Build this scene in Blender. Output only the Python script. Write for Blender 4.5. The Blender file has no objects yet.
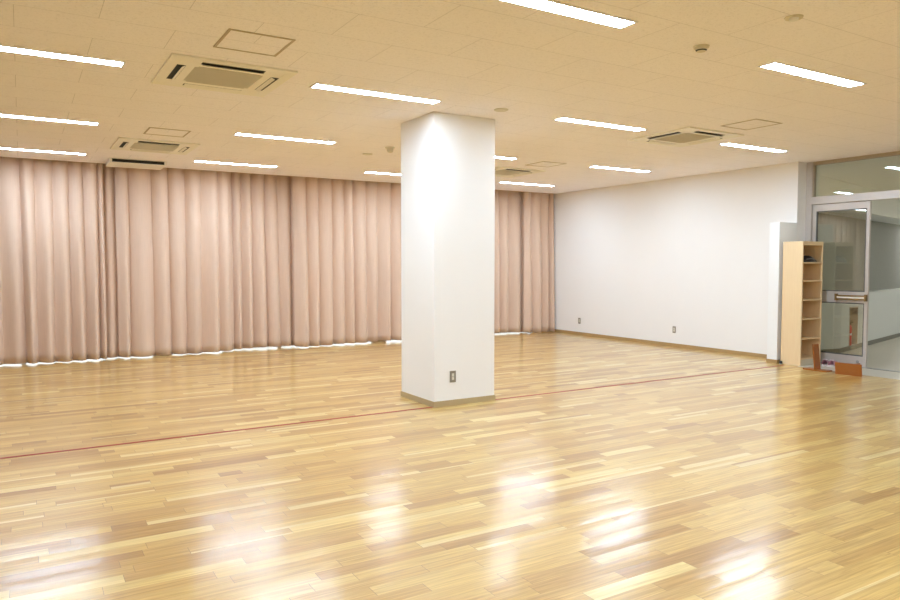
import bpy, bmesh, math, random
from mathutils import Vector, Matrix
S = bpy.context.scene
COL = S.collection
R = math.radians
rnd = random.Random(7)

# ------------------------------------------------------------------ materials
def nmat(name):
    m = bpy.data.materials.new(name); m.use_nodes = True
    nt = m.node_tree; nt.nodes.clear()
    out = nt.nodes.new('ShaderNodeOutputMaterial')
    return m, nt, out
def N(nt, typ, **kw):
    n = nt.nodes.new(typ)
    for k, v in kw.items():
        if k.startswith('i_'):
            n.inputs[k[2:].replace('_', ' ')].default_value = v
        else: setattr(n, k, v)
    return n
def M(nt, op, a, b=None, c=None):
    n = nt.nodes.new('ShaderNodeMath'); n.operation = op
    for i, v in enumerate((a, b, c)):
        if v is None: continue
        if isinstance(v, (int, float)): n.inputs[i].default_value = v
        else: nt.links.new(v, n.inputs[i])
    return n.outputs[0]
def simple(name, col, rough=0.5, metal=0.0, var=0.05, scale=8.0, spec=0.5, bump=0.0, bscale=200.0, coat=0.0):
    m, nt, out = nmat(name)
    b = N(nt, 'ShaderNodeBsdfPrincipled'); nt.links.new(b.outputs[0], out.inputs[0])
    b.inputs['Roughness'].default_value = rough; b.inputs['Metallic'].default_value = metal
    b.inputs['Specular IOR Level'].default_value = spec
    b.inputs['Coat Weight'].default_value = coat
    tc = N(nt, 'ShaderNodeTexCoord')
    no = N(nt, 'ShaderNodeTexNoise'); no.inputs['Scale'].default_value = scale; no.inputs['Detail'].default_value = 4
    nt.links.new(tc.outputs['Object'], no.inputs['Vector'])
    mx = N(nt, 'ShaderNodeMix', data_type='RGBA')
    mx.inputs[6].default_value = (*[c*(1-var) for c in col], 1); mx.inputs[7].default_value = (*[min(1, c*(1+var)) for c in col], 1)
    nt.links.new(no.outputs['Fac'], mx.inputs[0]); nt.links.new(mx.outputs[2], b.inputs['Base Color'])
    if bump:
        n2 = N(nt, 'ShaderNodeTexNoise'); n2.inputs['Scale'].default_value = bscale; n2.inputs['Detail'].default_value = 3
        nt.links.new(tc.outputs['Object'], n2.inputs['Vector'])
        bp = N(nt, 'ShaderNodeBump'); bp.inputs['Strength'].default_value = bump; bp.inputs['Distance'].default_value = 0.002
        nt.links.new(n2.outputs['Fac'], bp.inputs['Height']); nt.links.new(bp.outputs[0], b.inputs['Normal'])
    return m
def wood(name, c1, c2, axis, rough=0.35, scale=6.0, stretch=14.0):
    """fine straight grain running along the given axis"""
    m, nt, out = nmat(name)
    b = N(nt, 'ShaderNodeBsdfPrincipled'); nt.links.new(b.outputs[0], out.inputs[0])
    b.inputs['Roughness'].default_value = rough
    tc = N(nt, 'ShaderNodeTexCoord'); mp = N(nt, 'ShaderNodeMapping')
    s = [stretch]*3; s[axis] = 0.8
    mp.inputs['Scale'].default_value = s
    no = N(nt, 'ShaderNodeTexNoise'); no.inputs['Scale'].default_value = scale; no.inputs['Detail'].default_value = 6; no.inputs['Distortion'].default_value = 0.6
    mx = N(nt, 'ShaderNodeMix', data_type='RGBA'); mx.inputs[6].default_value = (*c1, 1); mx.inputs[7].default_value = (*c2, 1)
    nt.links.new(tc.outputs['Object'], mp.inputs['Vector']); nt.links.new(mp.outputs[0], no.inputs['Vector'])
    nt.links.new(no.outputs['Fac'], mx.inputs[0]); nt.links.new(mx.outputs[2], b.inputs['Base Color'])
    return m
def emit(name, col, strength):
    m, nt, out = nmat(name)
    e = N(nt, 'ShaderNodeEmission'); e.inputs[0].default_value = (*col, 1); e.inputs[1].default_value = strength
    nt.links.new(e.outputs[0], out.inputs[0]); return m
def glass(name, tint, ior=1.5):
    """thin architectural pane: clear tinted transmission plus fresnel mirror"""
    m, nt, out = nmat(name)
    t = N(nt, 'ShaderNodeBsdfTransparent'); t.inputs[0].default_value = (*tint, 1)
    g = N(nt, 'ShaderNodeBsdfGlossy'); g.inputs['Roughness'].default_value = 0.01; g.inputs[0].default_value = (.9, .93, .9, 1)
    f = N(nt, 'ShaderNodeFresnel'); f.inputs[0].default_value = ior
    mx = N(nt, 'ShaderNodeMixShader')
    nt.links.new(f.outputs[0], mx.inputs[0]); nt.links.new(t.outputs[0], mx.inputs[1]); nt.links.new(g.outputs[0], mx.inputs[2])
    nt.links.new(mx.outputs[0], out.inputs[0]); return m

PLANK_W = 0.090
def floor_mat():
    m, nt, out = nmat('oak_plank_floor')
    L = nt.links.new
    b = N(nt, 'ShaderNodeBsdfPrincipled'); L(b.outputs[0], out.inputs[0])
    tc = N(nt, 'ShaderNodeTexCoord'); sep = N(nt, 'ShaderNodeSeparateXYZ'); L(tc.outputs['Object'], sep.inputs[0])
    X, Y = sep.outputs[0], sep.outputs[1]
    v = M(nt, 'DIVIDE', Y, PLANK_W); row = M(nt, 'FLOOR', v); fy = M(nt, 'FRACT', v)
    wr = N(nt, 'ShaderNodeTexWhiteNoise', noise_dimensions='1D'); L(row, wr.inputs['W'])
    xo = M(nt, 'MULTIPLY_ADD', wr.outputs['Value'], 7.3, M(nt, 'DIVIDE', X, 1.25))
    cell = M(nt, 'FLOOR', xo); fx = M(nt, 'FRACT', xo)
    def hash2(a, bb, k):
        c = N(nt, 'ShaderNodeCombineXYZ'); L(a, c.inputs[0]); L(bb, c.inputs[1]); c.inputs[2].default_value = k
        w = N(nt, 'ShaderNodeTexWhiteNoise', noise_dimensions='3D'); L(c.outputs[0], w.inputs['Vector']); return w
    # every cell is cut in two at a random place: random plank lengths
    cut = M(nt, 'MULTIPLY_ADD', hash2(row, cell, 3.1).outputs['Value'], 0.62, 0.30)
    side = M(nt, 'GREATER_THAN', fx, cut)
    cid = M(nt, 'ADD', M(nt, 'MULTIPLY', cell, 2.0), side)
    rn = hash2(row, cid, 9.7)
    tone = N(nt, 'ShaderNodeValToRGB'); L(rn.outputs['Value'], tone.inputs[0])
    cr = tone.color_ramp; cr.interpolation = 'LINEAR'
    stops = FLOOR_STOPS
    while len(cr.elements) < len(stops): cr.elements.new(0.5)
    for e, (p, c) in zip(cr.elements, stops): e.position = p; e.color = (*c, 1)
    # grain along X, shifted per plank
    sc = N(nt, 'ShaderNodeSeparateColor'); L(rn.outputs['Color'], sc.inputs[0])
    gx = M(nt, 'MULTIPLY', M(nt, 'MULTIPLY_ADD', sc.outputs[1], 40.0, X), 2.2)
    gy = M(nt, 'MULTIPLY', M(nt, 'MULTIPLY_ADD', sc.outputs[2], 9.0, Y), 62.0)
    cv = N(nt, 'ShaderNodeCombineXYZ'); L(gx, cv.inputs[0]); L(gy, cv.inputs[1])
    gn = N(nt, 'ShaderNodeTexNoise'); gn.inputs['Scale'].default_value = 1.0; gn.inputs['Detail'].default_value = 5; gn.inputs['Roughness'].default_value = .6; gn.inputs['Distortion'].default_value = .8
    L(cv.outputs[0], gn.inputs['Vector'])
    mr = N(nt, 'ShaderNodeMapRange'); L(gn.outputs['Fac'], mr.inputs[0]); mr.inputs[1].default_value = .3; mr.inputs[2].default_value = .7; mr.inputs[3].default_value = .70; mr.inputs[4].default_value = 1.16
    gm = N(nt, 'ShaderNodeMix', data_type='RGBA', blend_type='MULTIPLY'); gm.inputs[0].default_value = 1.0
    # pale sapwood along one edge of some planks
    r2 = hash2(row, cid, 21.3); s2 = N(nt, 'ShaderNodeSeparateColor'); L(r2.outputs['Color'], s2.inputs[0])
    wav = M(nt, 'MULTIPLY_ADD', M(nt, 'SUBTRACT', gn.outputs['Fac'], .5), .25, fy)
    sap = M(nt, 'MULTIPLY', M(nt, 'LESS_THAN', s2.outputs[0], .10), M(nt, 'LESS_THAN', wav, M(nt, 'MULTIPLY_ADD', s2.outputs[1], .5, .2)))
    sm = N(nt, 'ShaderNodeMix', data_type='RGBA'); L(M(nt, 'MULTIPLY', sap, .8), sm.inputs[0]); L(tone.outputs[0], sm.inputs[6]); sm.inputs[7].default_value = (.80, .62, .29, 1)
    L(sm.outputs[2], gm.inputs[6])
    gc = N(nt, 'ShaderNodeCombineColor'); L(mr.outputs[0], gc.inputs[0])
    L(M(nt, 'POWER', mr.outputs[0], 1.15), gc.inputs[1]); L(M(nt, 'POWER', mr.outputs[0], 1.5), gc.inputs[2])
    L(gc.outputs[0], gm.inputs[7])
    # joints
    ey = M(nt, 'MULTIPLY', M(nt, 'MINIMUM', fy, M(nt, 'SUBTRACT', 1.0, fy)), PLANK_W)
    ex0 = M(nt, 'MINIMUM', fx, M(nt, 'SUBTRACT', 1.0, fx))
    ex = M(nt, 'MULTIPLY', M(nt, 'MINIMUM', ex0, M(nt, 'ABSOLUTE', M(nt, 'SUBTRACT', fx, cut))), 1.25)
    jl = M(nt, 'MULTIPLY', M(nt, 'LESS_THAN', ey, 0.0006), 0.35)
    js = M(nt, 'MULTIPLY', M(nt, 'LESS_THAN', ex, 0.0011), 0.8)
    jm = M(nt, 'MAXIMUM', jl, js)
    jx = N(nt, 'ShaderNodeMix', data_type='RGBA'); L(jm, jx.inputs[0]); L(gm.outputs[2], jx.inputs[6]); jx.inputs[7].default_value = (.16, .085, .035, 1)
    L(jx.outputs[2], b.inputs['Base Color'])
    b.inputs['Roughness'].default_value = FLOOR_ROUGH
    b.inputs['Specular IOR Level'].default_value = 0.3
    b.inputs['Coat Weight'].default_value = FLOOR_COAT; b.inputs['Coat Roughness'].default_value = FLOOR_COAT_ROUGH
    b.inputs['Coat IOR'].default_value = 1.5
    # planks lie very slightly out of level with each other
    geo = N(nt, 'ShaderNodeNewGeometry')
    sub = N(nt, 'ShaderNodeVectorMath', operation='SUBTRACT'); L(rn.outputs['Color'], sub.inputs[0]); sub.inputs[1].default_value = (.5, .5, .5)
    mul = N(nt, 'ShaderNodeVectorMath', operation='MULTIPLY'); L(sub.outputs[0], mul.inputs[0]); mul.inputs[1].default_value = (.012, .034, 0)
    # and every plank is crowned a little across its width
    cup = N(nt, 'ShaderNodeCombineXYZ'); L(M(nt, 'MULTIPLY', M(nt, 'SUBTRACT', fy, .5), .034), cup.inputs[1])
    ad2 = N(nt, 'ShaderNodeVectorMath', operation='ADD'); L(mul.outputs[0], ad2.inputs[0]); L(cup.outputs[0], ad2.inputs[1])
    add = N(nt, 'ShaderNodeVectorMath', operation='ADD'); L(geo.outputs['Normal'], add.inputs[0]); L(ad2.outputs[0], add.inputs[1])
    nrm = N(nt, 'ShaderNodeVectorMath', operation='NORMALIZE'); L(add.outputs[0], nrm.inputs[0])
    L(nrm.outputs[0], b.inputs['Normal']); L(nrm.outputs[0], b.inputs['Coat Normal'])
    return m
FLOOR_STOPS = [(0.0, (.40, .205, .050)), (0.10, (.49, .275, .070)), (0.45, (.59, .365, .103)), (0.82, (.645, .412, .125)), (0.94, (.67, .445, .145)), (1.0, (.79, .595, .24))]
FLOOR_ROUGH, FLOOR_COAT, FLOOR_COAT_ROUGH = 0.36, .85, 0.18

def ceiling_mat():
    m, nt, out = nmat('speckled_ceiling_board')
    L = nt.links.new
    b = N(nt, 'ShaderNodeBsdfPrincipled'); L(b.outputs[0], out.inputs[0]); b.inputs['Roughness'].default_value = .85; b.inputs['Specular IOR Level'].default_value = .15
    tc = N(nt, 'ShaderNodeTexCoord')
    br = N(nt, 'ShaderNodeTexBrick'); L(tc.outputs['Object'], br.inputs['Vector'])
    br.offset = 0.5; br.inputs['Scale'].default_value = 1; br.inputs['Brick Width'].default_value = .91; br.inputs['Row Height'].default_value = .455
    br.inputs['Mortar Size'].default_value = .0022; br.inputs['Mortar Smooth'].default_value = .2
    br.inputs['Color1'].default_value = (*CEIL, 1); br.inputs['Color2'].default_value = (*[c*.985 for c in CEIL], 1); br.inputs['Mortar'].default_value = (*[c*.70 for c in CEIL], 1)
    no = N(nt, 'ShaderNodeTexNoise'); no.inputs['Scale'].default_value = 55; no.inputs['Detail'].default_value = 3; no.inputs['Distortion'].default_value = 1.5
    L(tc.outputs['Object'], no.inputs['Vector'])
    r = N(nt, 'ShaderNodeMapRange'); L(no.outputs['Fac'], r.inputs[0]); r.inputs[1].default_value = .36; r.inputs[2].default_value = .47; r.inputs[3].default_value = .91; r.inputs[4].default_value = 1.01
    mx = N(nt, 'ShaderNodeVectorMath', operation='SCALE'); L(br.outputs['Color'], mx.inputs[0]); L(r.outputs[0], mx.inputs[3])
    L(mx.outputs[0], b.inputs['Base Color'])
    return m
CEIL = (.95, .915, .95)

def curtain_mat():
    m, nt, out = nmat('dusty_pink_curtain_cloth')
    L = nt.links.new
    b = N(nt, 'ShaderNodeBsdfPrincipled'); L(b.outputs[0], out.inputs[0]); b.inputs['Roughness'].default_value = .8; b.inputs['Specular IOR Level'].default_value = .2
    b.inputs['Sheen Weight'].default_value = .15; b.inputs['Sheen Roughness'].default_value = .4
    tc = N(nt, 'ShaderNodeTexCoord'); mp = N(nt, 'ShaderNodeMapping'); mp.inputs['Scale'].default_value = (30, 1, 1.2)
    L(tc.outputs['Object'], mp.inputs[0])
    no = N(nt, 'ShaderNodeTexNoise'); no.inputs['Scale'].default_value = 3; no.inputs['Detail'].default_value = 4; L(mp.outputs[0], no.inputs['Vector'])
    mx = N(nt, 'ShaderNodeMix', data_type='RGBA'); L(no.outputs['Fac'], mx.inputs[0])
    mx.inputs[6].default_value = (*[c*.93 for c in CURT], 1); mx.inputs[7].default_value = (*[c*1.07 for c in CURT], 1)
    L(mx.outputs[2], b.inputs['Base Color']); return m
CURT = (.70, .515, .395)
LAMP = 16.3

m_floor = floor_mat(); m_ceil = ceiling_mat(); m_curt = curtain_mat()
m_wall = simple('white_wall_paint', (.87, .85, .835), .75, var=.012, scale=2.5, spec=.25, bump=.12, bscale=320)
m_pillar = simple('white_pillar_paint', (.93, .915, .905), .7, var=.01, scale=3, spec=.25, bump=.1, bscale=320)
m_block = simple('pier_white', (.88, .88, .875), .6, var=.01, spec=.3)  # whole pier a touch whiter than the walls
m_base = wood('baseboard_wood', (.34, .22, .09), (.48, .33, .15), 0, rough=.4)
m_base_y = wood('baseboard_wood_long', (.36, .22, .09), (.50, .33, .14), 1, rough=.4)
m_base_p = simple('olive_beige_baseboard', (.50, .38, .21), .45, var=.08)
m_lamp = emit('lit_lamp_diffuser', (.835, 1.06, 1.30), LAMP)
m_lamp2 = emit('added_corridor_diffuser', (.97, 1.0, .97), LAMP*.85)  # glow of the unseen lamps added for the corridor
m_lampframe = simple('white_lamp_metal', (.8, .8, .8), .4, spec=.4, var=.01)
m_ac = simple('cream_air_conditioner_plastic', (.88, .85, .76), .45, var=.01)
m_acgrille = simple('beige_grille_plastic', (.69, .65, .55), .6, var=.03)
m_dark = simple('slot_shade_black', (.02, .018, .015), .7, var=.1)  # near black, stands for the shade inside openings
m_louver = simple('cream_louver_plastic', (.86, .83, .74), .4, var=.01)
m_trimtan = simple('tan_aluminium_trim', (.46, .38, .28), .5, metal=.1, var=.03)
m_plastic = simple('cream_plastic', (.66, .60, .46), .45, var=.02)
m_black = simple('black_plastic', (.015, .015, .015), .4, var=.1)
m_plate = simple('grey_metal_plate', (.33, .31, .27), .35, metal=.7, var=.05)
m_ivory = simple('ivory_socket', (.80, .76, .66), .4, var=.01)
m_alu = simple('brushed_aluminium', (.60, .555, .52), .42, metal=.35, var=.03, scale=20)
m_alu_dk = simple('dark_gasket', (.10, .10, .095), .6, var=.05)
m_brass = simple('bronze_bar', (.33, .22, .10), .35, metal=.6, var=.05)
m_steel = simple('steel_lock', (.4, .4, .4), .3, metal=.9, var=.05)
m_glass = glass('grey_tinted_pane', (.93, .935, .89), 1.8)
m_wglass = glass('clear_window_pane', (.9, .93, .92))
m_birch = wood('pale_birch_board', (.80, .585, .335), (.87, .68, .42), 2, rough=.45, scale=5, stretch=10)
m_birch_in = wood('shaded_birch_back_board', (.60, .38, .18), (.68, .46, .235), 2, rough=.5, scale=5, stretch=10)  # darker copy of the birch, shade inside the shelf put into the colour
m_toe = simple('pale_kick_board', (.70, .62, .47), .5, var=.02)
m_orange = wood('orange_stained_wood', (.31, .095, .014), (.40, .135, .024), 2, rough=.3, scale=5, stretch=10)
m_vinyl = simple('grey_vinyl_floor', (.52, .48, .40), .32, var=.04, scale=3, spec=.4)
m_parapet = simple('pale_grey_wall_paint', (.60, .62, .60), .7, var=.01)
m_farwall = simple('dark_grey_wall_paint', (.40, .40, .365), .8, var=.04)
m_cceil = simple('corridor_ceiling_board', (.90, .90, .84), .8, var=.01)
m_soffit = simple('white_soffit_board', (.92, .95, .95), .8, var=.01)
m_greybase = simple('dark_grey_vinyl_base', (.17, .165, .14), .5, var=.05)
m_red = simple('red_enamel', (.65, .025, .035), .3, var=.05)
m_tape = simple('red_floor_tape', (.27, .010, .012), .5, var=.12, scale=12, spec=.2)
m_slip = simple('white_slipper_sole', (.78, .72, .73), .6, var=.03)
m_slipup = simple('plum_patterned_cloth', (.52, .26, .30), .8, var=.85, scale=38)
m_pouch = simple('black_glossy_cloth', (.018, .016, .022), .32, var=.2)
m_ground = simple('pale_paving', (.7, .7, .7), .8, var=.05)
m_rail = simple('curtain_rail_metal', (.5, .48, .45), .4, metal=.6, var=.02)

# ------------------------------------------------------------------ mesh helpers
class MB:
    def __init__(s): s.bm = bmesh.new()
    def box(s, x0, x1, y0, y1, z0, z1, mtx=None):
        vs = [s.bm.verts.new(Vector((x, y, z)) if mtx is None else mtx @ Vector((x, y, z))) for x in (x0, x1) for y in (y0, y1) for z in (z0, z1)]
        for f in ((0,1,3,2),(4,6,7,5),(0,4,5,1),(2,3,7,6),(0,2,6,4),(1,5,7,3)): s.bm.faces.new([vs[i] for i in f])
        return s
    def lathe(s, prof, n=24, mtx=Matrix(), cap=True):
        rings = []
        for r, z in prof:
            rings.append([s.bm.verts.new(mtx @ Vector((r*math.cos(2*math.pi*k/n), r*math.sin(2*math.pi*k/n), z))) for k in range(n)])
        for a, b in zip(rings, rings[1:]):
            for k in range(n): s.bm.faces.new((a[k], a[(k+1) % n], b[(k+1) % n], b[k]))
        if cap:
            s.bm.faces.new(rings[0][::-1]); s.bm.faces.new(rings[-1])
        return s
    def prism(s, pts, z0, z1, mtx=Matrix()):
        a = [s.bm.verts.new(mtx @ Vector((x, y, z0))) for x, y in pts]; b = [s.bm.verts.new(mtx @ Vector((x, y, z1))) for x, y in pts]
        n = len(pts)
        s.bm.faces.new(a[::-1]); s.bm.faces.new(b)
        for i in range(n): s.bm.faces.new((a[i], a[(i+1) % n], b[(i+1) % n], b[i]))
        return s
    def tube(s, pts, r, n=10):
        pts = [Vector(p) for p in pts]; rings = []
        for i, p in enumerate(pts):
            t = (pts[min(i+1, len(pts)-1)] - pts[max(i-1, 0)]).normalized()
            u = t.orthogonal().normalized() if i == 0 else (u - t*u.dot(t)).normalized()
            w = t.cross(u)
            rr = r[i] if isinstance(r, (list, tuple)) else r
            rings.append([s.bm.verts.new(p + rr*(math.cos(2*math.pi*k/n)*u + math.sin(2*math.pi*k/n)*w)) for k in range(n)])
        for a, b in zip(rings, rings[1:]):
            for k in range(n): s.bm.faces.new((a[k], a[(k+1) % n], b[(k+1) % n], b[k]))
        s.bm.faces.new(rings[0][::-1]); s.bm.faces.new(rings[-1]); return s
    def build(s, name, mat, parent=None, smooth=False, bevel=0, kind=None, org=None):
        bmesh.ops.recalc_face_normals(s.bm, faces=s.bm.faces)
        if org is not None: bmesh.ops.translate(s.bm, vec=-Vector(org), verts=s.bm.verts)
        me = bpy.data.meshes.new(name); s.bm.to_mesh(me); s.bm.free(); me.materials.append(mat)
        if smooth:
            for p in me.polygons: p.use_smooth = True
        o = bpy.data.objects.new(name, me); COL.objects.link(o)
        if parent is not None: o.parent = parent
        if org is not None: o.location = org
        if bevel:
            b = o.modifiers.new('edge', 'BEVEL'); b.width = bevel; b.segments = 2; b.limit_method = 'ANGLE'
        if kind: o['kind'] = kind
        return o
def tag(o, label, cat, group=None):
    o['label'] = label; o['category'] = cat
    if group: o['group'] = group
    return o
def empty(name, loc, label=None, cat=None, group=None, kind=None, rz=0):
    o = bpy.data.objects.new(name, None); o.empty_display_size = .1; COL.objects.link(o); o.location = loc; o.rotation_euler = (0, 0, rz)
    if label: tag(o, label, cat, group)
    if kind: o['kind'] = kind
    return o
def dup(src, loc, label, group=None, rot=None):
    r = src.copy(); COL.objects.link(r); r.location = loc
    if rot is not None: r.rotation_euler = rot
    r['label'] = label
    if group: r['group'] = group
    elif 'group' in r: del r['group']
    for ch in src.children:
        c = ch.copy(); COL.objects.link(c); c.parent = r
        for g in ch.children:
            d = g.copy(); COL.objects.link(d); d.parent = c
    return r

# ------------------------------------------------------------------ room dimensions (metres)
H = 3.0
X0, X1 = -6.0, 9.97          # left wall, right wall
Y0, YC, YW = -4.5, 12.14, 12.58   # wall behind the camera, curtain line, window wall
XG = 10.22                   # glazed partition
YE = 6.45                    # end of the white right wall
XV = 9.54                    # edge of the wooden floor at the entrance

# floor
MB().prism([(X0, Y0), (XV, Y0), (XV, 6.12), (X1, 6.12), (X1, YW+.1), (X0, YW+.1)], -.1, 0).build('floor', m_floor, kind='structure')
MB().prism([(XV, Y0), (26, Y0), (26, 13), (XG, 13), (XG, 6.50), (X1, 6.50), (X1, 6.12), (XV, 6.12)], -.1, 0).build('floor_corridor', m_vinyl, kind='structure')
# ceiling with a curtain pocket along the window wall
MB().box(X0, XG+.06, Y0, YC-.11, H, H+.12).box(X0, X1, YC-.11, YW+.1, H+.22, H+.30).box(X0, X1, YC-.125, YC-.11, H+.10, H+.22).build('ceiling', m_ceil, kind='structure')
# walls
MB().box(X1, XG+.03, YE, 13, 0, H+.3).build('wall_right', m_wall, kind='structure')
MB().box(9.552, X1, YE, 6.615, 0, 2.09).build('wall_right_low_pier', m_block, bevel=.004, kind='structure')
MB().box(X0-.15, X0, Y0, YW+.1, 0, H+.3).build('wall_left', m_wall, kind='structure')
MB().box(X0-.15, 26, Y0-.15, Y0, 0, H+.12).build('wall_rear', m_wall, kind='structure')
# baseboards
MB().box(X1-.012, X1, 6.615, YW, 0, .06).build('baseboard_right', m_base_y, kind='structure')
MB().box(9.552-.010, 9.552, YE-.010, 6.615, 0, .055).box(9.552, 9.70, YE-.010, YE, 0, .055).build('baseboard_pier', m_base_y, kind='structure')
MB().box(X0, X0+.012, Y0, YW, 0, .06).build('baseboard_left', m_base_y, kind='structure')

# window wall behind the curtains: header, posts, four glazed windows
wx = [X0, -2.0, 2.0, 6.0, X1]
wb = MB().box(X0, X1, YW, YW+.15, 2.55, H+.3)
for x in wx: wb.box(max(X0, x-.10), min(X1, x+.10), YW, YW+.15, 0, 2.55)
wb.build('wall_back', m_wall, kind='structure')
for i in range(4):
    a, b = max(X0, wx[i]-.0)+.10, wx[i+1]-.10
    w = empty('window_%d' % (i+2), (a, YW+.08, 0), kind='structure')
    def loc(mb): return mb
    f = MB(); wdt = b-a
    f.box(0, wdt, -.03, .03, 0, .03).box(0, wdt, -.03, .03, 2.50, 2.55).box(0, .05, -.03, .03, .03, 2.50).box(wdt-.05, wdt, -.03, .03, .03, 2.50).box(wdt/2-.03, wdt/2+.03, -.03, .03, .03, 2.50)
    f.build('window_frame', m_alu, w)
    MB().box(.05, wdt/2-.03, -.004, .004, .03, 2.50).build('window_pane', m_wglass, w)
    MB().box(wdt/2+.03, wdt-.05, -.004, .004, .03, 2.50).build('window_pane', m_wglass, w)
MB().box(X0-8, X1+.0, YW+.16, 40, -.12, -.02).build('ground_terrace', m_ground, kind='structure')

# ------------------------------------------------------------------ pillar
px0, px1, py0, py1 = 3.588, 4.338, 6.257, 6.985
pil = MB().box(px0, px1, py0, py1, 0, H).build('pillar', m_pillar, bevel=.006, org=(px0, py0, 0))
tag(pil, 'thick square white pillar standing in the middle of the wooden floor', 'pillar')
e = .008
MB().box(-e, px1-px0+e, -e, py1-py0+e, 0, .058).build('baseboard', m_base_p, pil)

# red tape line
def tape(x0, x1, label):
    o = MB().box(x0, x1, 6.263, 6.299, 0, .0012).build('floor_tape', m_tape, org=(x0, 6.28, 0))
    tag(o, label, 'tape')
tape(X0+.3, px0-e, 'thin red tape line running across the wooden floor to the left of the pillar')
tape(px1+e, 9.47, 'thin red tape line running across the floor from pillar to right wall')

# ------------------------------------------------------------------ wall outlets
def outlet(name_loc, rz, label, group=None):
    r = empty('wall_outlet', name_loc, label, 'outlet', group, rz=rz)
    MB().box(-.036, .036, -.006, 0, -.06, .06).build('cover_plate', m_plate, r, bevel=.002)
    s = MB().box(-.014, .014, -.009, -.0055, -.034, .034).build('socket', m_ivory, r, bevel=.001)
    for x in (-.006, .006): MB().box(x-.0012, x+.0012, -.0096, -.0088, -.006, .006).build('slot', m_dark, s)
    return r
outlet((3.811, py0, .301), 0, 'grey plated power outlet low on the front of the white pillar')
outlet((X1, 11.27, .295), R(-90), 'small grey power outlet on the right wall close to the curtain')
outlet((X1, 8.75, .306), R(-90), 'small grey power outlet midway along the bare right wall')

# ------------------------------------------------------------------ ceiling lights
LW, LL = .124, 1.215
def make_light(loc, label, group):
    r = empty('ceiling_light', loc, label, 'light', group)
    f = MB(); a, b = LL/2, LW/2; t = .016
    f.box(-a-t, a+t, -b-t, -b, -.006, .0).box(-a-t, a+t, b, b+t, -.006, 0).box(-a-t, -a, -b, b, -.006, 0).box(a, a+t, -b, b, -.006, 0)
    f.build('light_frame', m_lampframe, r)
    MB().box(-a, a, -b, b, -.004, 0).build('light_diffuser', m_lamp, r)
    return r
G = 'recessed strip lights in the ceiling'
lights = [  # centre x, centre y, label
 (.712-.615, 6.035, 'white ceiling strip light at the left edge, the upper and longest of three there'),
 (.758-.615, 8.70, 'white ceiling strip light at the left edge, middle one of three'),
 (.812-.615, 11.14, 'white ceiling strip light at the left edge, just above the curtain'),
 (2.80, 5.885, 'white ceiling strip light directly in front of the pillar top'),
 (2.81, 8.50, 'white ceiling strip light between the pillar and the large air conditioner, second row back'),
 (2.855, 11.02, 'thin white ceiling strip light near the curtain, right of the panel above its top edge'),
 (2.765, 3.38, 'largest white ceiling strip light, cut off by the top edge of the photo'),
 (5.54, 10.86, 'thin white ceiling strip light near the curtain, its right end hidden by the pillar'),
 (5.56, 8.41, 'white ceiling strip light mostly hidden behind the pillar, its right tip showing'),
 (5.49, 5.870, 'white ceiling strip light to the right of the pillar top, in the same row'),
 (8.29, 10.87, 'thin white ceiling strip light above the short curtain right of the pillar'),
 (8.28, 8.41, 'white ceiling strip light over the right wall, between the curtain and the cassette air conditioner'),
 (5.56, 3.475, 'large white ceiling strip light at upper right, in the open ceiling'),
 (8.29, 5.985, 'white ceiling strip light nearest the glass door, beside the diamond-looking air conditioner'),
]
L0 = None
for x, y, lab in lights:
    if L0 is None: L0 = make_light((x, y, H), lab, G)
    else: dup(L0, (x, y, H), lab, G)
for x in (-.54, 2.18+.6, 5.5, 8.25):
    for y in (3.4, .9, -1.7, 5.95, 8.5, 11.1):
        if y > 5 and x > -3: continue
        if y == 3.4 and 2 < x < 6: continue
        if x > 8 and y < 5: continue
        dup(L0, (x, y, H), 'unseen white strip light added to brighten the corridor', 'strip lights outside the photo')

# ------------------------------------------------------------------ air conditioners
def make_ac(loc, label):
    r = empty('ceiling_air_conditioner', loc, label, 'air conditioner', 'cassette air conditioners in the ceiling')
    T = .016
    p = MB()
    # outer ring, the corners between the four outlets, and the ring around the grille
    for a, b in ((.395, .475),):
        p.box(-b, b, -b, -a, -T, 0).box(-b, b, a, b, -T, 0).box(-b, -a, -a, a, -T, 0).box(a, b, -a, a, -T, 0)
    for sx in (-1, 1):
        for sy in (-1, 1):
            a, b = sorted((sx*.24, sx*.395)); c, d = sorted((sy*.24, sy*.395)); p.box(a, b, c, d, -T, 0)
    a, b = .265, .330
    for k in range(4):
        mt = Matrix.Rotation(k*math.pi/2, 4, 'Z')
        p.box(-.24, .24, -b, -a, -T, 0, mt)
    p.build('panel', m_ac, r, bevel=.003)
    gr = MB().box(-.265, .265, -.265, .265, -T+.006, -.003)
    for k in range(17):
        y = -.256 + k*.032; gr.box(-.262, .262, y-.004, y+.004, -T+.001, -T+.006)
    gr.build('intake_grille', m_acgrille, r)
    d = MB()
    for k in range(4): d.box(-.24, .24, -.395, -.330, -.0155, -.001, Matrix.Rotation(k*math.pi/2, 4, 'Z'))
    d.build('slot_shade_plate', m_dark, r)  # near-black plates almost flush in the slots paint the shade inside them
    for k in range(4):
        mt = Matrix.Rotation(k*math.pi/2, 4, 'Z') @ Matrix.Translation((0, -.334, -T+.001)) @ Matrix.Rotation(R(27), 4, 'X')
        MB().box(-.236, .236, -.032, 0, -.0025, 0, mt).build('louver', m_louver, r)
    return r
ac = make_ac((1.452, 6.005, H), 'large square ceiling air conditioner at upper left, the biggest of all in view')
dup(ac, (1.52, 9.93, H), 'square ceiling air conditioner at left, between the biggest one and the curtain')
dup(ac, (6.885, 5.93, H), 'square ceiling air conditioner seen cornerwise, right of the pillar')
dup(ac, (6.90, 9.66, H), 'square ceiling air conditioner half hidden behind the right side of the pillar')
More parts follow.
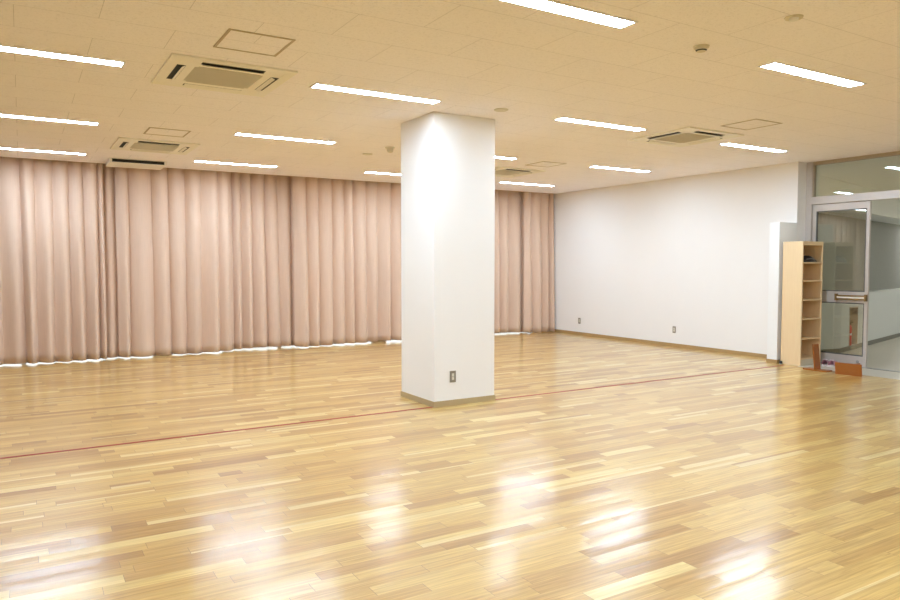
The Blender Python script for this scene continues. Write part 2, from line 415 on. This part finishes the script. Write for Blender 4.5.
# the flat panel at the curtain's top edge
r = empty('ceiling_air_panel', (1.515, 11.62, H), 'flat cream air vent panel with one long dark slot against the top of the curtain', 'air vent')
MB().box(-.385, .385, -.26, .29, -.058, 0).box(-.385, -.355, -.29, -.26, -.058, 0).box(.355, .385, -.29, -.26, -.058, 0).box(-.355, .355, -.29, -.26, -.058, -.052).box(-.355, .355, -.29, -.26, -.006, 0).build('panel', m_ac, r)
MB().box(-.355, .355, -.270, -.2605, -.052, -.006).build('slot_shade_plate', m_dark, r)  # near-black plate stands for the shade within the long slot
# access panels
def make_hatch(loc, label):
    r = empty('ceiling_access_panel', loc, label, 'access panel', 'square access panels in the ceiling')
    a, t = .225, .018
    MB().box(-a, a, -a, -a+t, -.005, 0).box(-a, a, a-t, a, -.005, 0).box(-a, -a+t, -a+t, a-t, -.005, 0).box(a-t, a, -a+t, a-t, -.005, 0).build('panel_trim', m_trimtan, r)
    MB().box(-a+t, a-t, -a+t, a-t, -.002, 0).build('panel_board', m_ceil, r)
    return r
ha = make_hatch((1.425, 5.00, H), 'square ceiling hatch with tan trim beside the biggest air conditioner at upper left')
dup(ha, (1.49, 8.83, H), 'square ceiling hatch with tan trim above the second air conditioner at left')
dup(ha, (6.90, 5.03, H), 'square ceiling hatch with thin trim by the cornerwise air conditioner at right')
dup(ha, (6.91, 8.61, H), 'square ceiling hatch with thin trim just right of the pillar top')

# detectors and small ceiling discs
def lathe_thing(name, loc, label, cat, parts):
    r = empty(name, loc, label, cat)
    for nm, prof, mt in parts: MB().lathe(prof, 28).build(nm, mt, r, smooth=False)
    return r
lathe_thing('smoke_detector', (4.15, 3.44, H), 'round cream smoke detector with a dark slot, in open ceiling at upper right', 'detector',
  [('base', [(.052, -.012), (.055, 0)], m_plastic), ('detector_body', [(.016, -.040), (.030, -.036), (.040, -.024), (.042, -.012)], m_plastic), ('vent_ring', [(.0325, -.034), (.0395, -.027)], m_black)])
lathe_thing('smoke_detector', (4.16, 2.745, H), 'small round cream ceiling fitting with a white centre near the top edge', 'detector',
  [('base', [(.052, -.008), (.055, 0)], m_plastic), ('detector_body', [(.012, -.024), (.026, -.020), (.030, -.008)], m_lampframe)])
lathe_thing('ceiling_speaker', (4.12, 5.84, H), 'flat beige disc on the ceiling just right of the pillar top', 'disc cover', [('cover', [(.062, -.010), (.070, -.007), (.072, 0)], m_acgrille)])
lathe_thing('smoke_detector', (4.18, 8.44, H), 'small beige smoke detector on the ceiling left of the pillar', 'detector',
  [('base', [(.062, -.015), (.066, 0)], m_acgrille), ('detector_body', [(.018, -.070), (.034, -.064), (.044, -.040), (.046, -.015)], m_plastic)])
lathe_thing('ceiling_speaker', (4.16, 9.10, H), 'tiny flat beige disc on the ceiling left of the pillar, beside the smoke detector', 'disc cover', [('cover', [(.058, -.010), (.066, -.006), (.068, 0)], m_acgrille)])

# ------------------------------------------------------------------ curtains
def curtain(x0, x1, label, seed, y=YC, amp=.135, folds=None):
    rr = random.Random(seed)
    # fold boundaries
    b = [0.0]; Lx = x1-x0
    while b[-1] < Lx:
        b.append(b[-1] + rr.choice((.17, .21, .24, .27, .31))*(0.9+.2*rr.random()))
    b[-1] = Lx
    if folds: b = folds
    if len(b) > 2 and b[-1]-b[-2] < .05: b.pop(-2)
    n = len(b)-1
    A = [amp*(.7+.5*rr.random()) for _ in range(n)]
    sk = [rr.uniform(1.0, 2.2) for _ in range(n)]
    ph = [rr.uniform(-.02, .02) for _ in range(n+1)]; ph[0] = ph[-1] = 0
    ph2 = [rr.uniform(0, 6.28) for _ in range(n+1)]
    off = [rr.uniform(-.012, .012) for _ in range(n+1)]
    nx = max(10, int(Lx/.008)); zt, zb = H+.17, .020
    zs = [zb + (zt-zb)*(k/26) for k in range(27)]
    bm = bmesh.new(); grid = []
    wob = [rr.uniform(0, 6.28) for _ in range(3)]
    for z in zs:
        t = (zt-z)/(zt-zb)     # 0 at the rail, 1 at the hem
        bb = [b[i] + (ph[i]*t*1.3 + .006*math.sin(3*t+ph2[i]))*(0 if i in (0, n) else 1) for i in range(n+1)]
        rowv = []; j = 0
        for i in range(nx+1):
            u = Lx*i/nx
            while j < n-1 and u > bb[j+1]: j += 1
            w = min(1, max(0, (u-bb[j])/max(1e-4, bb[j+1]-bb[j])))
            s = math.sin(math.pi*w**sk[j])
            p = .66 + .18*t
            d = A[j]*(.55+.5*t)*abs(s)**p
            d -= .018*max(0, 1-2.2*t)*abs(math.cos(math.pi*w))**6 * (1 if 0 < w < 1 else 0)
            d += .012*max(0, 1-1.6*t)*math.sin(2*math.pi*w)
            d += (off[j]*(1-w)+off[j+1]*w)*t
            d += .012*math.sin(2.1*u+wob[0])*t + .006*math.sin(5.3*u+wob[1]+t)*t
            hz = z
            if z == zb: hz = zb + .008*math.sin(1.7*u+wob[2]) + .005*math.sin(7*u+wob[0])
            rowv.append(bm.verts.new((x0+u, y-d+.02, hz)))
        grid.append(rowv)
    for r0, r1 in zip(grid, grid[1:]):
        for i in range(nx): bm.faces.new((r0[i], r0[i+1], r1[i+1], r1[i]))
    bmesh.ops.translate(bm, vec=Vector((-x0, -y, 0)), verts=bm.verts)
    me = bpy.data.meshes.new('curtain'); bm.to_mesh(me); bm.free(); me.materials.append(m_curt)
    for p in me.polygons: p.use_smooth = True
    o = bpy.data.objects.new('curtain', me); COL.objects.link(o); o.location = (x0, y, 0)
    so = o.modifiers.new('cloth', 'SOLIDIFY'); so.thickness = .003; so.offset = 1
    return tag(o, label, 'curtain', 'dusty pink curtains along the window wall')
BK = YC+.175      # every second curtain hangs a little further back and passes behind its neighbours
curtain(-5.95, -1.50, 'dusty pink curtain beyond the left edge of the photo', 11, y=BK)
curtain(-1.58, 1.11, 'dusty pink curtain at the left edge of the photo, ending under the dark slotted panel', 12)
curtain(1.06, 1.36, 'narrow dusty pink curtain edge between two dark gaps, under the dark slotted panel', 13, y=YC+.10, amp=.088, folds=[0, .055, .225, .30])
curtain(1.285, 3.02, 'dusty pink curtain right of the narrow strip, under the strip light by the panel', 14)
curtain(2.90, 4.24, 'dusty pink curtain midway between the narrow strip and the pillar', 15, y=BK)
curtain(4.12, 7.2, 'dusty pink curtain running in behind the left side of the pillar', 16)
curtain(7.13, 9.36, 'dusty pink curtain showing right of the pillar, with a bright gap below it', 17, y=BK)
curtain(9.17, X1-.02, 'short dusty pink curtain in the corner against the right wall', 18)
rl = MB().box(X0+.05, X1-.02, YC-.02, YC+.04, H+.19, H+.215).build('curtain_rail', m_rail, org=(X0+.05, YC, H+.19))
tag(rl, 'metal curtain rail hidden in the ceiling pocket above the curtains', 'curtain rail')

# ------------------------------------------------------------------ glazed partition and sliding door
w1 = empty('window_1', (XG, 4.0, 0), kind='structure')
def pt(mb, name, mat, par=w1, **k): 
    bmesh.ops.translate(mb.bm, vec=-Vector(par.location), verts=mb.bm.verts); return mb.build(name, mat, par, **k)
pt(MB().box(XG-.04, XG+.06, 6.36, YE, 0, H), 'frame_post', m_alu)
pt(MB().box(XG-.04, XG+.06, 2.5, 6.36, 2.365, 2.475), 'transom_bar', m_alu, bevel=.003)
pt(MB().box(XG-.02, XG+.04, 2.5, 6.36, 2.95, H), 'head_frame', m_trimtan)
pt(MB().box(XG-.02, XG+.04, 6.345, 6.36, 2.475, 2.95), 'side_frame', m_trimtan)
pt(MB().box(XG-.004, XG+.004, 2.5, 6.345, 2.475, 2.95), 'transom_pane', m_glass).rotation_euler = (0, R(.35), 0)
MB().box(X1, XG+.03, Y0, 2.5, 0, H).build('wall_entrance', m_wall, kind='structure')

d1 = empty('door_1', (XG, 5.5, 0), kind='structure')
YA, YB = 5.515, 6.357; xa, xb = XG-.005, XG+.035
D = lambda mb, n, m, **k: pt(mb, n, m, d1, **k)
D(MB().box(xa, xb, YA, YA+.045, .01, 2.36), 'stile', m_alu, bevel=.002)
D(MB().box(xa, xb, YB-.055, YB, .01, 2.36), 'stile', m_alu, bevel=.002)
D(MB().box(xa, xb, YA+.045, YB-.055, 2.26, 2.36), 'rail', m_alu, bevel=.002)
D(MB().box(xa, xb, YA+.045, YB-.055, .01, .155), 'rail', m_alu, bevel=.002)
D(MB().box(xa, xb, YA+.045, YB-.055, .915, 1.075), 'rail', m_alu, bevel=.002)
gk = MB()
for z in (.155, .915-.014, 1.075, 2.26-.014): gk.box(xa+.003, xb-.003, YA+.045, YB-.055, z, z+.014)
for y in (YA+.045, YB-.055-.012): gk.box(xa+.003, xb-.003, y, y+.012, .169, .901).box(xa+.003, xb-.003, y, y+.012, 1.089, 2.246)
D(gk, 'gasket', m_alu_dk)
D(MB().box(XG+.012, XG+.018, YA+.057, YB-.067, .169, .901), 'glass_pane', m_glass)
D(MB().box(XG+.012, XG+.018, YA+.057, YB-.067, 1.089, 2.246), 'glass_pane', m_glass)
D(MB().box(xa-.045, xa-.030, YA+.02, YA+.43, 1.006, 1.028).box(xa-.045, xa-.030, YA+.02, YA+.43, .958, .980), 'push_bar', m_brass, bevel=.003)
D(MB().box(xa-.040, xa-.034, YA+.03, YA+.42, .980, 1.006), 'push_plate', m_ivory)
D(MB().box(xa-.048, xa, YA+.002, YA+.024, .945, 1.042), 'bar_bracket', m_brass)
D(MB().box(xa-.048, xa, YA+.425, YA+.450, .945, 1.042), 'bar_bracket', m_brass)
D(MB().lathe([(.022, 0), (.022, .006), (.010, .012)], 20, Matrix.Translation((xa, YA+.115, .075)) @ Matrix.Rotation(R(-90), 4, 'Y')), 'lock', m_steel)
D(MB().box(XG-.03, XG+.05, 2.5, 6.36, 0, .008), 'floor_track', m_steel)

# ------------------------------------------------------------------ corridor beyond the door
P0 = Vector((11.221, 6.764, 0)); P1 = Vector((11.591, 6.696, 0)); Dv = Vector((.9715, .2372, 0)); Nv = Vector((-Dv.y, Dv.x, 0))
ang = math.atan2(Dv.y, Dv.x)
mtx = Matrix.Translation(P1) @ Matrix.Rotation(ang, 4, 'Z')
n0, n1 = .50, .97     # niche along the low wall
p = MB(); PH = .97
p.box(0, n0, 0, .2, 0, PH, mtx).box(n1, 13, 0, .2, 0, PH, mtx).box(n0, n1, 0, .2, .74, PH, mtx).box(n0, n1, 0, .2, 0, .05, mtx).box(n0, n1, .17, .2, .05, .74, mtx)
l0 = (P0-P1); la = math.atan2(l0.y, l0.x)
m0 = Matrix.Translation(P1) @ Matrix.Rotation(la, 4, 'Z')
p.box(-.03, 1.45, -.2, 0, 0, PH, m0)
p.build('wall_corridor_parapet', m_parapet, kind='structure')
MB().box(0, 13, -.012, 0, 0, .075, mtx).build('baseboard_corridor', m_greybase, kind='structure')
MB().box(0, 1.45, 0, .012, 0, .075, m0).build('baseboard_corridor_end', m_greybase, kind='structure')
nb = MB().box(n0, n0+.02, -.006, .168, .05, .74, mtx).box(n1-.02, n1, -.006, .168, .05, .74, mtx).box(n0+.02, n1-.02, -.006, .168, .05, .065, mtx).box(n0+.02, n1-.02, -.006, .168, .72, .74, mtx).box(n0+.02, n1-.02, .160, .168, .065, .72, mtx)
nb.build('trim_1', m_trimtan, kind='structure')
ex = P1 + Dv*(n0+.20) + Nv*.075
r = empty('fire_extinguisher', (ex.x, ex.y, .065), 'red fire extinguisher in the corridor niche behind the lower door pane', 'fire extinguisher')
MB().lathe([(.055, 0), (.062, .01), (.062, .30), (.05, .345), (.022, .37)], 24).build('cylinder', m_red, r, smooth=True)
MB().lathe([(.0628, .18), (.0628, .215)], 24, cap=False).build('label_band', m_slip, r)
MB().lathe([(.020, .365), (.020, .40), (.012, .405)], 16).build('valve', m_black, r)
MB().box(-.010, .010, -.09, .02, .40, .412).box(-.010, .010, -.085, .015, .425, .435).box(-.010, .010, .010, .02, .405, .43).build('lever', m_black, r)
MB().tube([(.02, 0, .39), (.06, -.01, .38), (.075, -.01, .30), (.072, -.01, .12)], .009).build('hose', m_black, r)
# far dark wall, soffit and corridor ceiling
F0 = Vector((18.353, 9.513, 0)); fm = Matrix.Translation(F0) @ Matrix.Rotation(ang, 4, 'Z')
MB().box(-8.3, 9, 0, .15, 0, H+.12, fm).build('wall_corridor_far', m_farwall, kind='structure')
MB().box(-8.3, 9, -.62, 0, 2.5, 2.62, fm).build('ceiling_soffit', m_soffit, kind='structure')
MB().box(-8.3, 9, -.66, -.62, 2.5, H, fm).build('wall_corridor_bulkhead', m_cceil, kind='structure')
MB().box(XG+.06, 26, Y0, 13, H, H+.12).build('ceiling_corridor', m_cceil, kind='structure')
MB().box(26, 26.15, Y0-.15, 13, 0, H+.12).build('wall_corridor_light_stop', m_cceil, kind='structure')  # unseen end wall, added to keep outside daylight from leaking in
cl = []  # unseen strip lights, added to brighten the corridor
for x, y in ((17.0, 5.9), (13.0, 3.0), (16.2, 3.0), (19.5, 3.4), (13.0, -.5), (14.3, 4.5), (11.8, 1.2), (20.5, 6.3)):
    cl.append(dup(L0, (x, y, H), 'unseen white strip light added to brighten the corridor', 'strip lights outside the photo', rot=(0, 0, R(10))))
for k in (2.4, 4.0, 5.6):  # more unseen lamps, added under the soffit to brighten it and the far wall
    q = F0 + Dv*k - Nv*.30
    cl.append(dup(L0, (q.x, q.y, 2.5), 'unseen white strip light added to brighten the corridor', 'strip lights outside the photo', rot=(0, 0, ang)))
dm = bpy.data.meshes['light_diffuser'].copy(); dm.materials[0] = m_lamp2
for r in cl:
    for c in r.children:
        if c.name.startswith('light_diffuser'): c.data = dm

# ------------------------------------------------------------------ shelf unit
sx0, sx1, sy0, sy1, SH = 9.585, 10.085, 6.10, 6.41, 1.80
sh = empty('shelf_unit', (sx0, sy0, 0), 'tall narrow pale wood shelf unit with six open compartments beside the glass door', 'shelf unit')
w, d, t = sx1-sx0, sy1-sy0, .020
MB().box(0, t, 0, d, 0, SH).build('side_panel', m_birch, sh, bevel=.001)
MB().box(w-t, w, 0, d, 0, SH).build('side_panel', m_birch, sh, bevel=.001)
MB().box(t, w-t, .002, d, SH-.055, SH).build('top_board', m_birch, sh, bevel=.001)
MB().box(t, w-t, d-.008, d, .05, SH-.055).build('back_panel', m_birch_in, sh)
for z in (1.500, 1.236, .961, .682, .397, .108):
    MB().box(t, w-t, .004, d-.008, z-.018, z).build('shelf_board', m_birch, sh, bevel=.001)
MB().box(t, w-t, .010, .024, 0, .090).build('kick_board', m_toe, sh)
# dark pouch in the top compartment
pb_ = MB()
def blob(mb, cx, cy, cz, rx, ry, rz, n=20, m=10):
    rows = []
    for j in range(m+1):
        th = math.pi*j/m*.5; rows.append([mb.bm.verts.new((cx+rx*math.cos(th)*math.cos(2*math.pi*k/n), cy+ry*math.cos(th)*math.sin(2*math.pi*k/n), cz+rz*math.sin(th)*(1+.12*math.sin(3*2*math.pi*k/n)*math.cos(th)))) for k in range(n)] if j < m else [mb.bm.verts.new((cx, cy, cz+rz))])
    for a, b in zip(rows, rows[1:]):
        for k in range(n):
            if len(b) > 1: mb.bm.faces.new((a[k], a[(k+1) % n], b[(k+1) % n], b[k]))
            else: mb.bm.faces.new((a[k], a[(k+1) % n], b[0]))
    mb.bm.faces.new(rows[0][::-1])
ph = empty('pouch', (9.865, 6.19, 1.500), 'small black rounded pouch lying in the top compartment of the shelf unit', 'pouch')
b1 = MB(); blob(b1, -.030, 0, 0, .170, .078, .098); b1.build('pouch_body', m_pouch, ph, smooth=True)
b2 = MB(); blob(b2, .105, .01, 0, .092, .06, .050); b2.build('flap', m_pouch, ph, smooth=True)
b3 = MB().tube([(-.13, -.055, .045), (-.07, -.071, .050), (-.01, -.073, .050), (.05, -.060, .045)], .005); b3.build('piping', m_steel, ph, smooth=True)

# door stop by the pier
ds = empty('door_stop', (9.590, 6.385, 0), 'tiny black rubber stop on the floor at the lower corner of shelf and white pier', 'door stop')
MB().lathe([(.022, 0), (.022, .012)], 16, Matrix.Translation((-.035, 0, 0))).build('base', m_steel, ds)
MB().lathe([(.020, .012), (.022, .030), (.016, .048)], 16, Matrix.Translation((-.035, 0, 0))).build('rubber_cap', m_black, ds)

# ------------------------------------------------------------------ two inverted-T wooden stands
def make_stand(loc, rot, label):
    r = empty('wooden_stand', loc, label, 'stand'); r.rotation_euler = rot
    MB().box(-.08, .08, -.165, .165, 0, .017).build('base_board', m_orange, r, bevel=.001)
    MB().box(-.065, .065, -.009, .009, .016, .37, Matrix.Shear('XY', 4, (-.18, 0))).build('upright_board', m_orange, r, bevel=.001)
    return r
st = make_stand((9.415, 5.735, 0), (0, 0, 0), 'orange wooden stand with its board upright on a flat base, before the shelf unit')
st2 = make_stand((9.330, 5.262, .0797), (0, R(-82), R(188)), 'orange wooden stand tipped over with its broad base facing the room, by the glass door')

# ------------------------------------------------------------------ slippers by the door
def make_slipper(loc, rz, label):
    r = empty('slipper', loc, label, 'slipper', rz=rz)
    pts = []
    for k in range(28):
        a = 2*math.pi*k/28; x = .125*math.cos(a); wv = .040 + .008*math.cos(a)
        pts.append((x, wv*math.sin(a)))
    MB().prism(pts, 0, .018).build('sole', m_slip, r, bevel=.003)
    u = MB(); rows = []
    for i in range(9):
        x = -.03 + .148*i/8
        wv = .046*math.sqrt(max(.05, 1-(max(0, x-.02)/.112)**2)); hh = .078*(1-.55*(i/8)**1.5)
        rows.append([u.bm.verts.new((x, wv*math.cos(math.pi*k/10), .016+hh*math.sin(math.pi*k/10))) for k in range(11)])
    for a, b in zip(rows, rows[1:]):
        for k in range(10): u.bm.faces.new((a[k], a[k+1], b[k+1], b[k]))
    o = u.build('upper', m_slipup, r, smooth=True); so = o.modifiers.new('cloth', 'SOLIDIFY'); so.thickness = .006
    MB().box(-.03, -.018, -.030, .030, .082, .098).build('trim_band', m_slip, r, bevel=.003)
    return r
make_slipper((9.97, 5.955, 0), R(15), 'white slipper with plum pattern on the entrance floor, close behind the upright stand')
make_slipper((9.985, 5.855, 0), R(-5), 'white slipper with plum pattern on the entrance floor, nearer the tipped stand')

# ------------------------------------------------------------------ daylight outside, camera, view
wd = bpy.data.worlds.new('day'); S.world = wd; wd.use_nodes = True
bg = wd.node_tree.nodes['Background']; bg.inputs[0].default_value = (.93, .97, 1, 1); bg.inputs[1].default_value = .7
cam = bpy.data.cameras.new('camera'); co = bpy.data.objects.new('camera', cam); COL.objects.link(co)
cam.sensor_width = 36; cam.lens = 28.377; cam.clip_start = .05; cam.clip_end = 200
co.location = (0, 0, 1.4573); co.rotation_euler = (math.pi/2-.0491, 0, -.5433)
S.camera = co
S.view_settings.view_transform = 'Standard'; S.view_settings.look = 'None'
S.view_settings.exposure = 2.02; S.view_settings.gamma = 1
S.view_settings.use_curve_mapping = False
S.cycles.max_bounces = 10; S.cycles.diffuse_bounces = 6; S.cycles.glossy_bounces = 4; S.cycles.transparent_max_bounces = 12
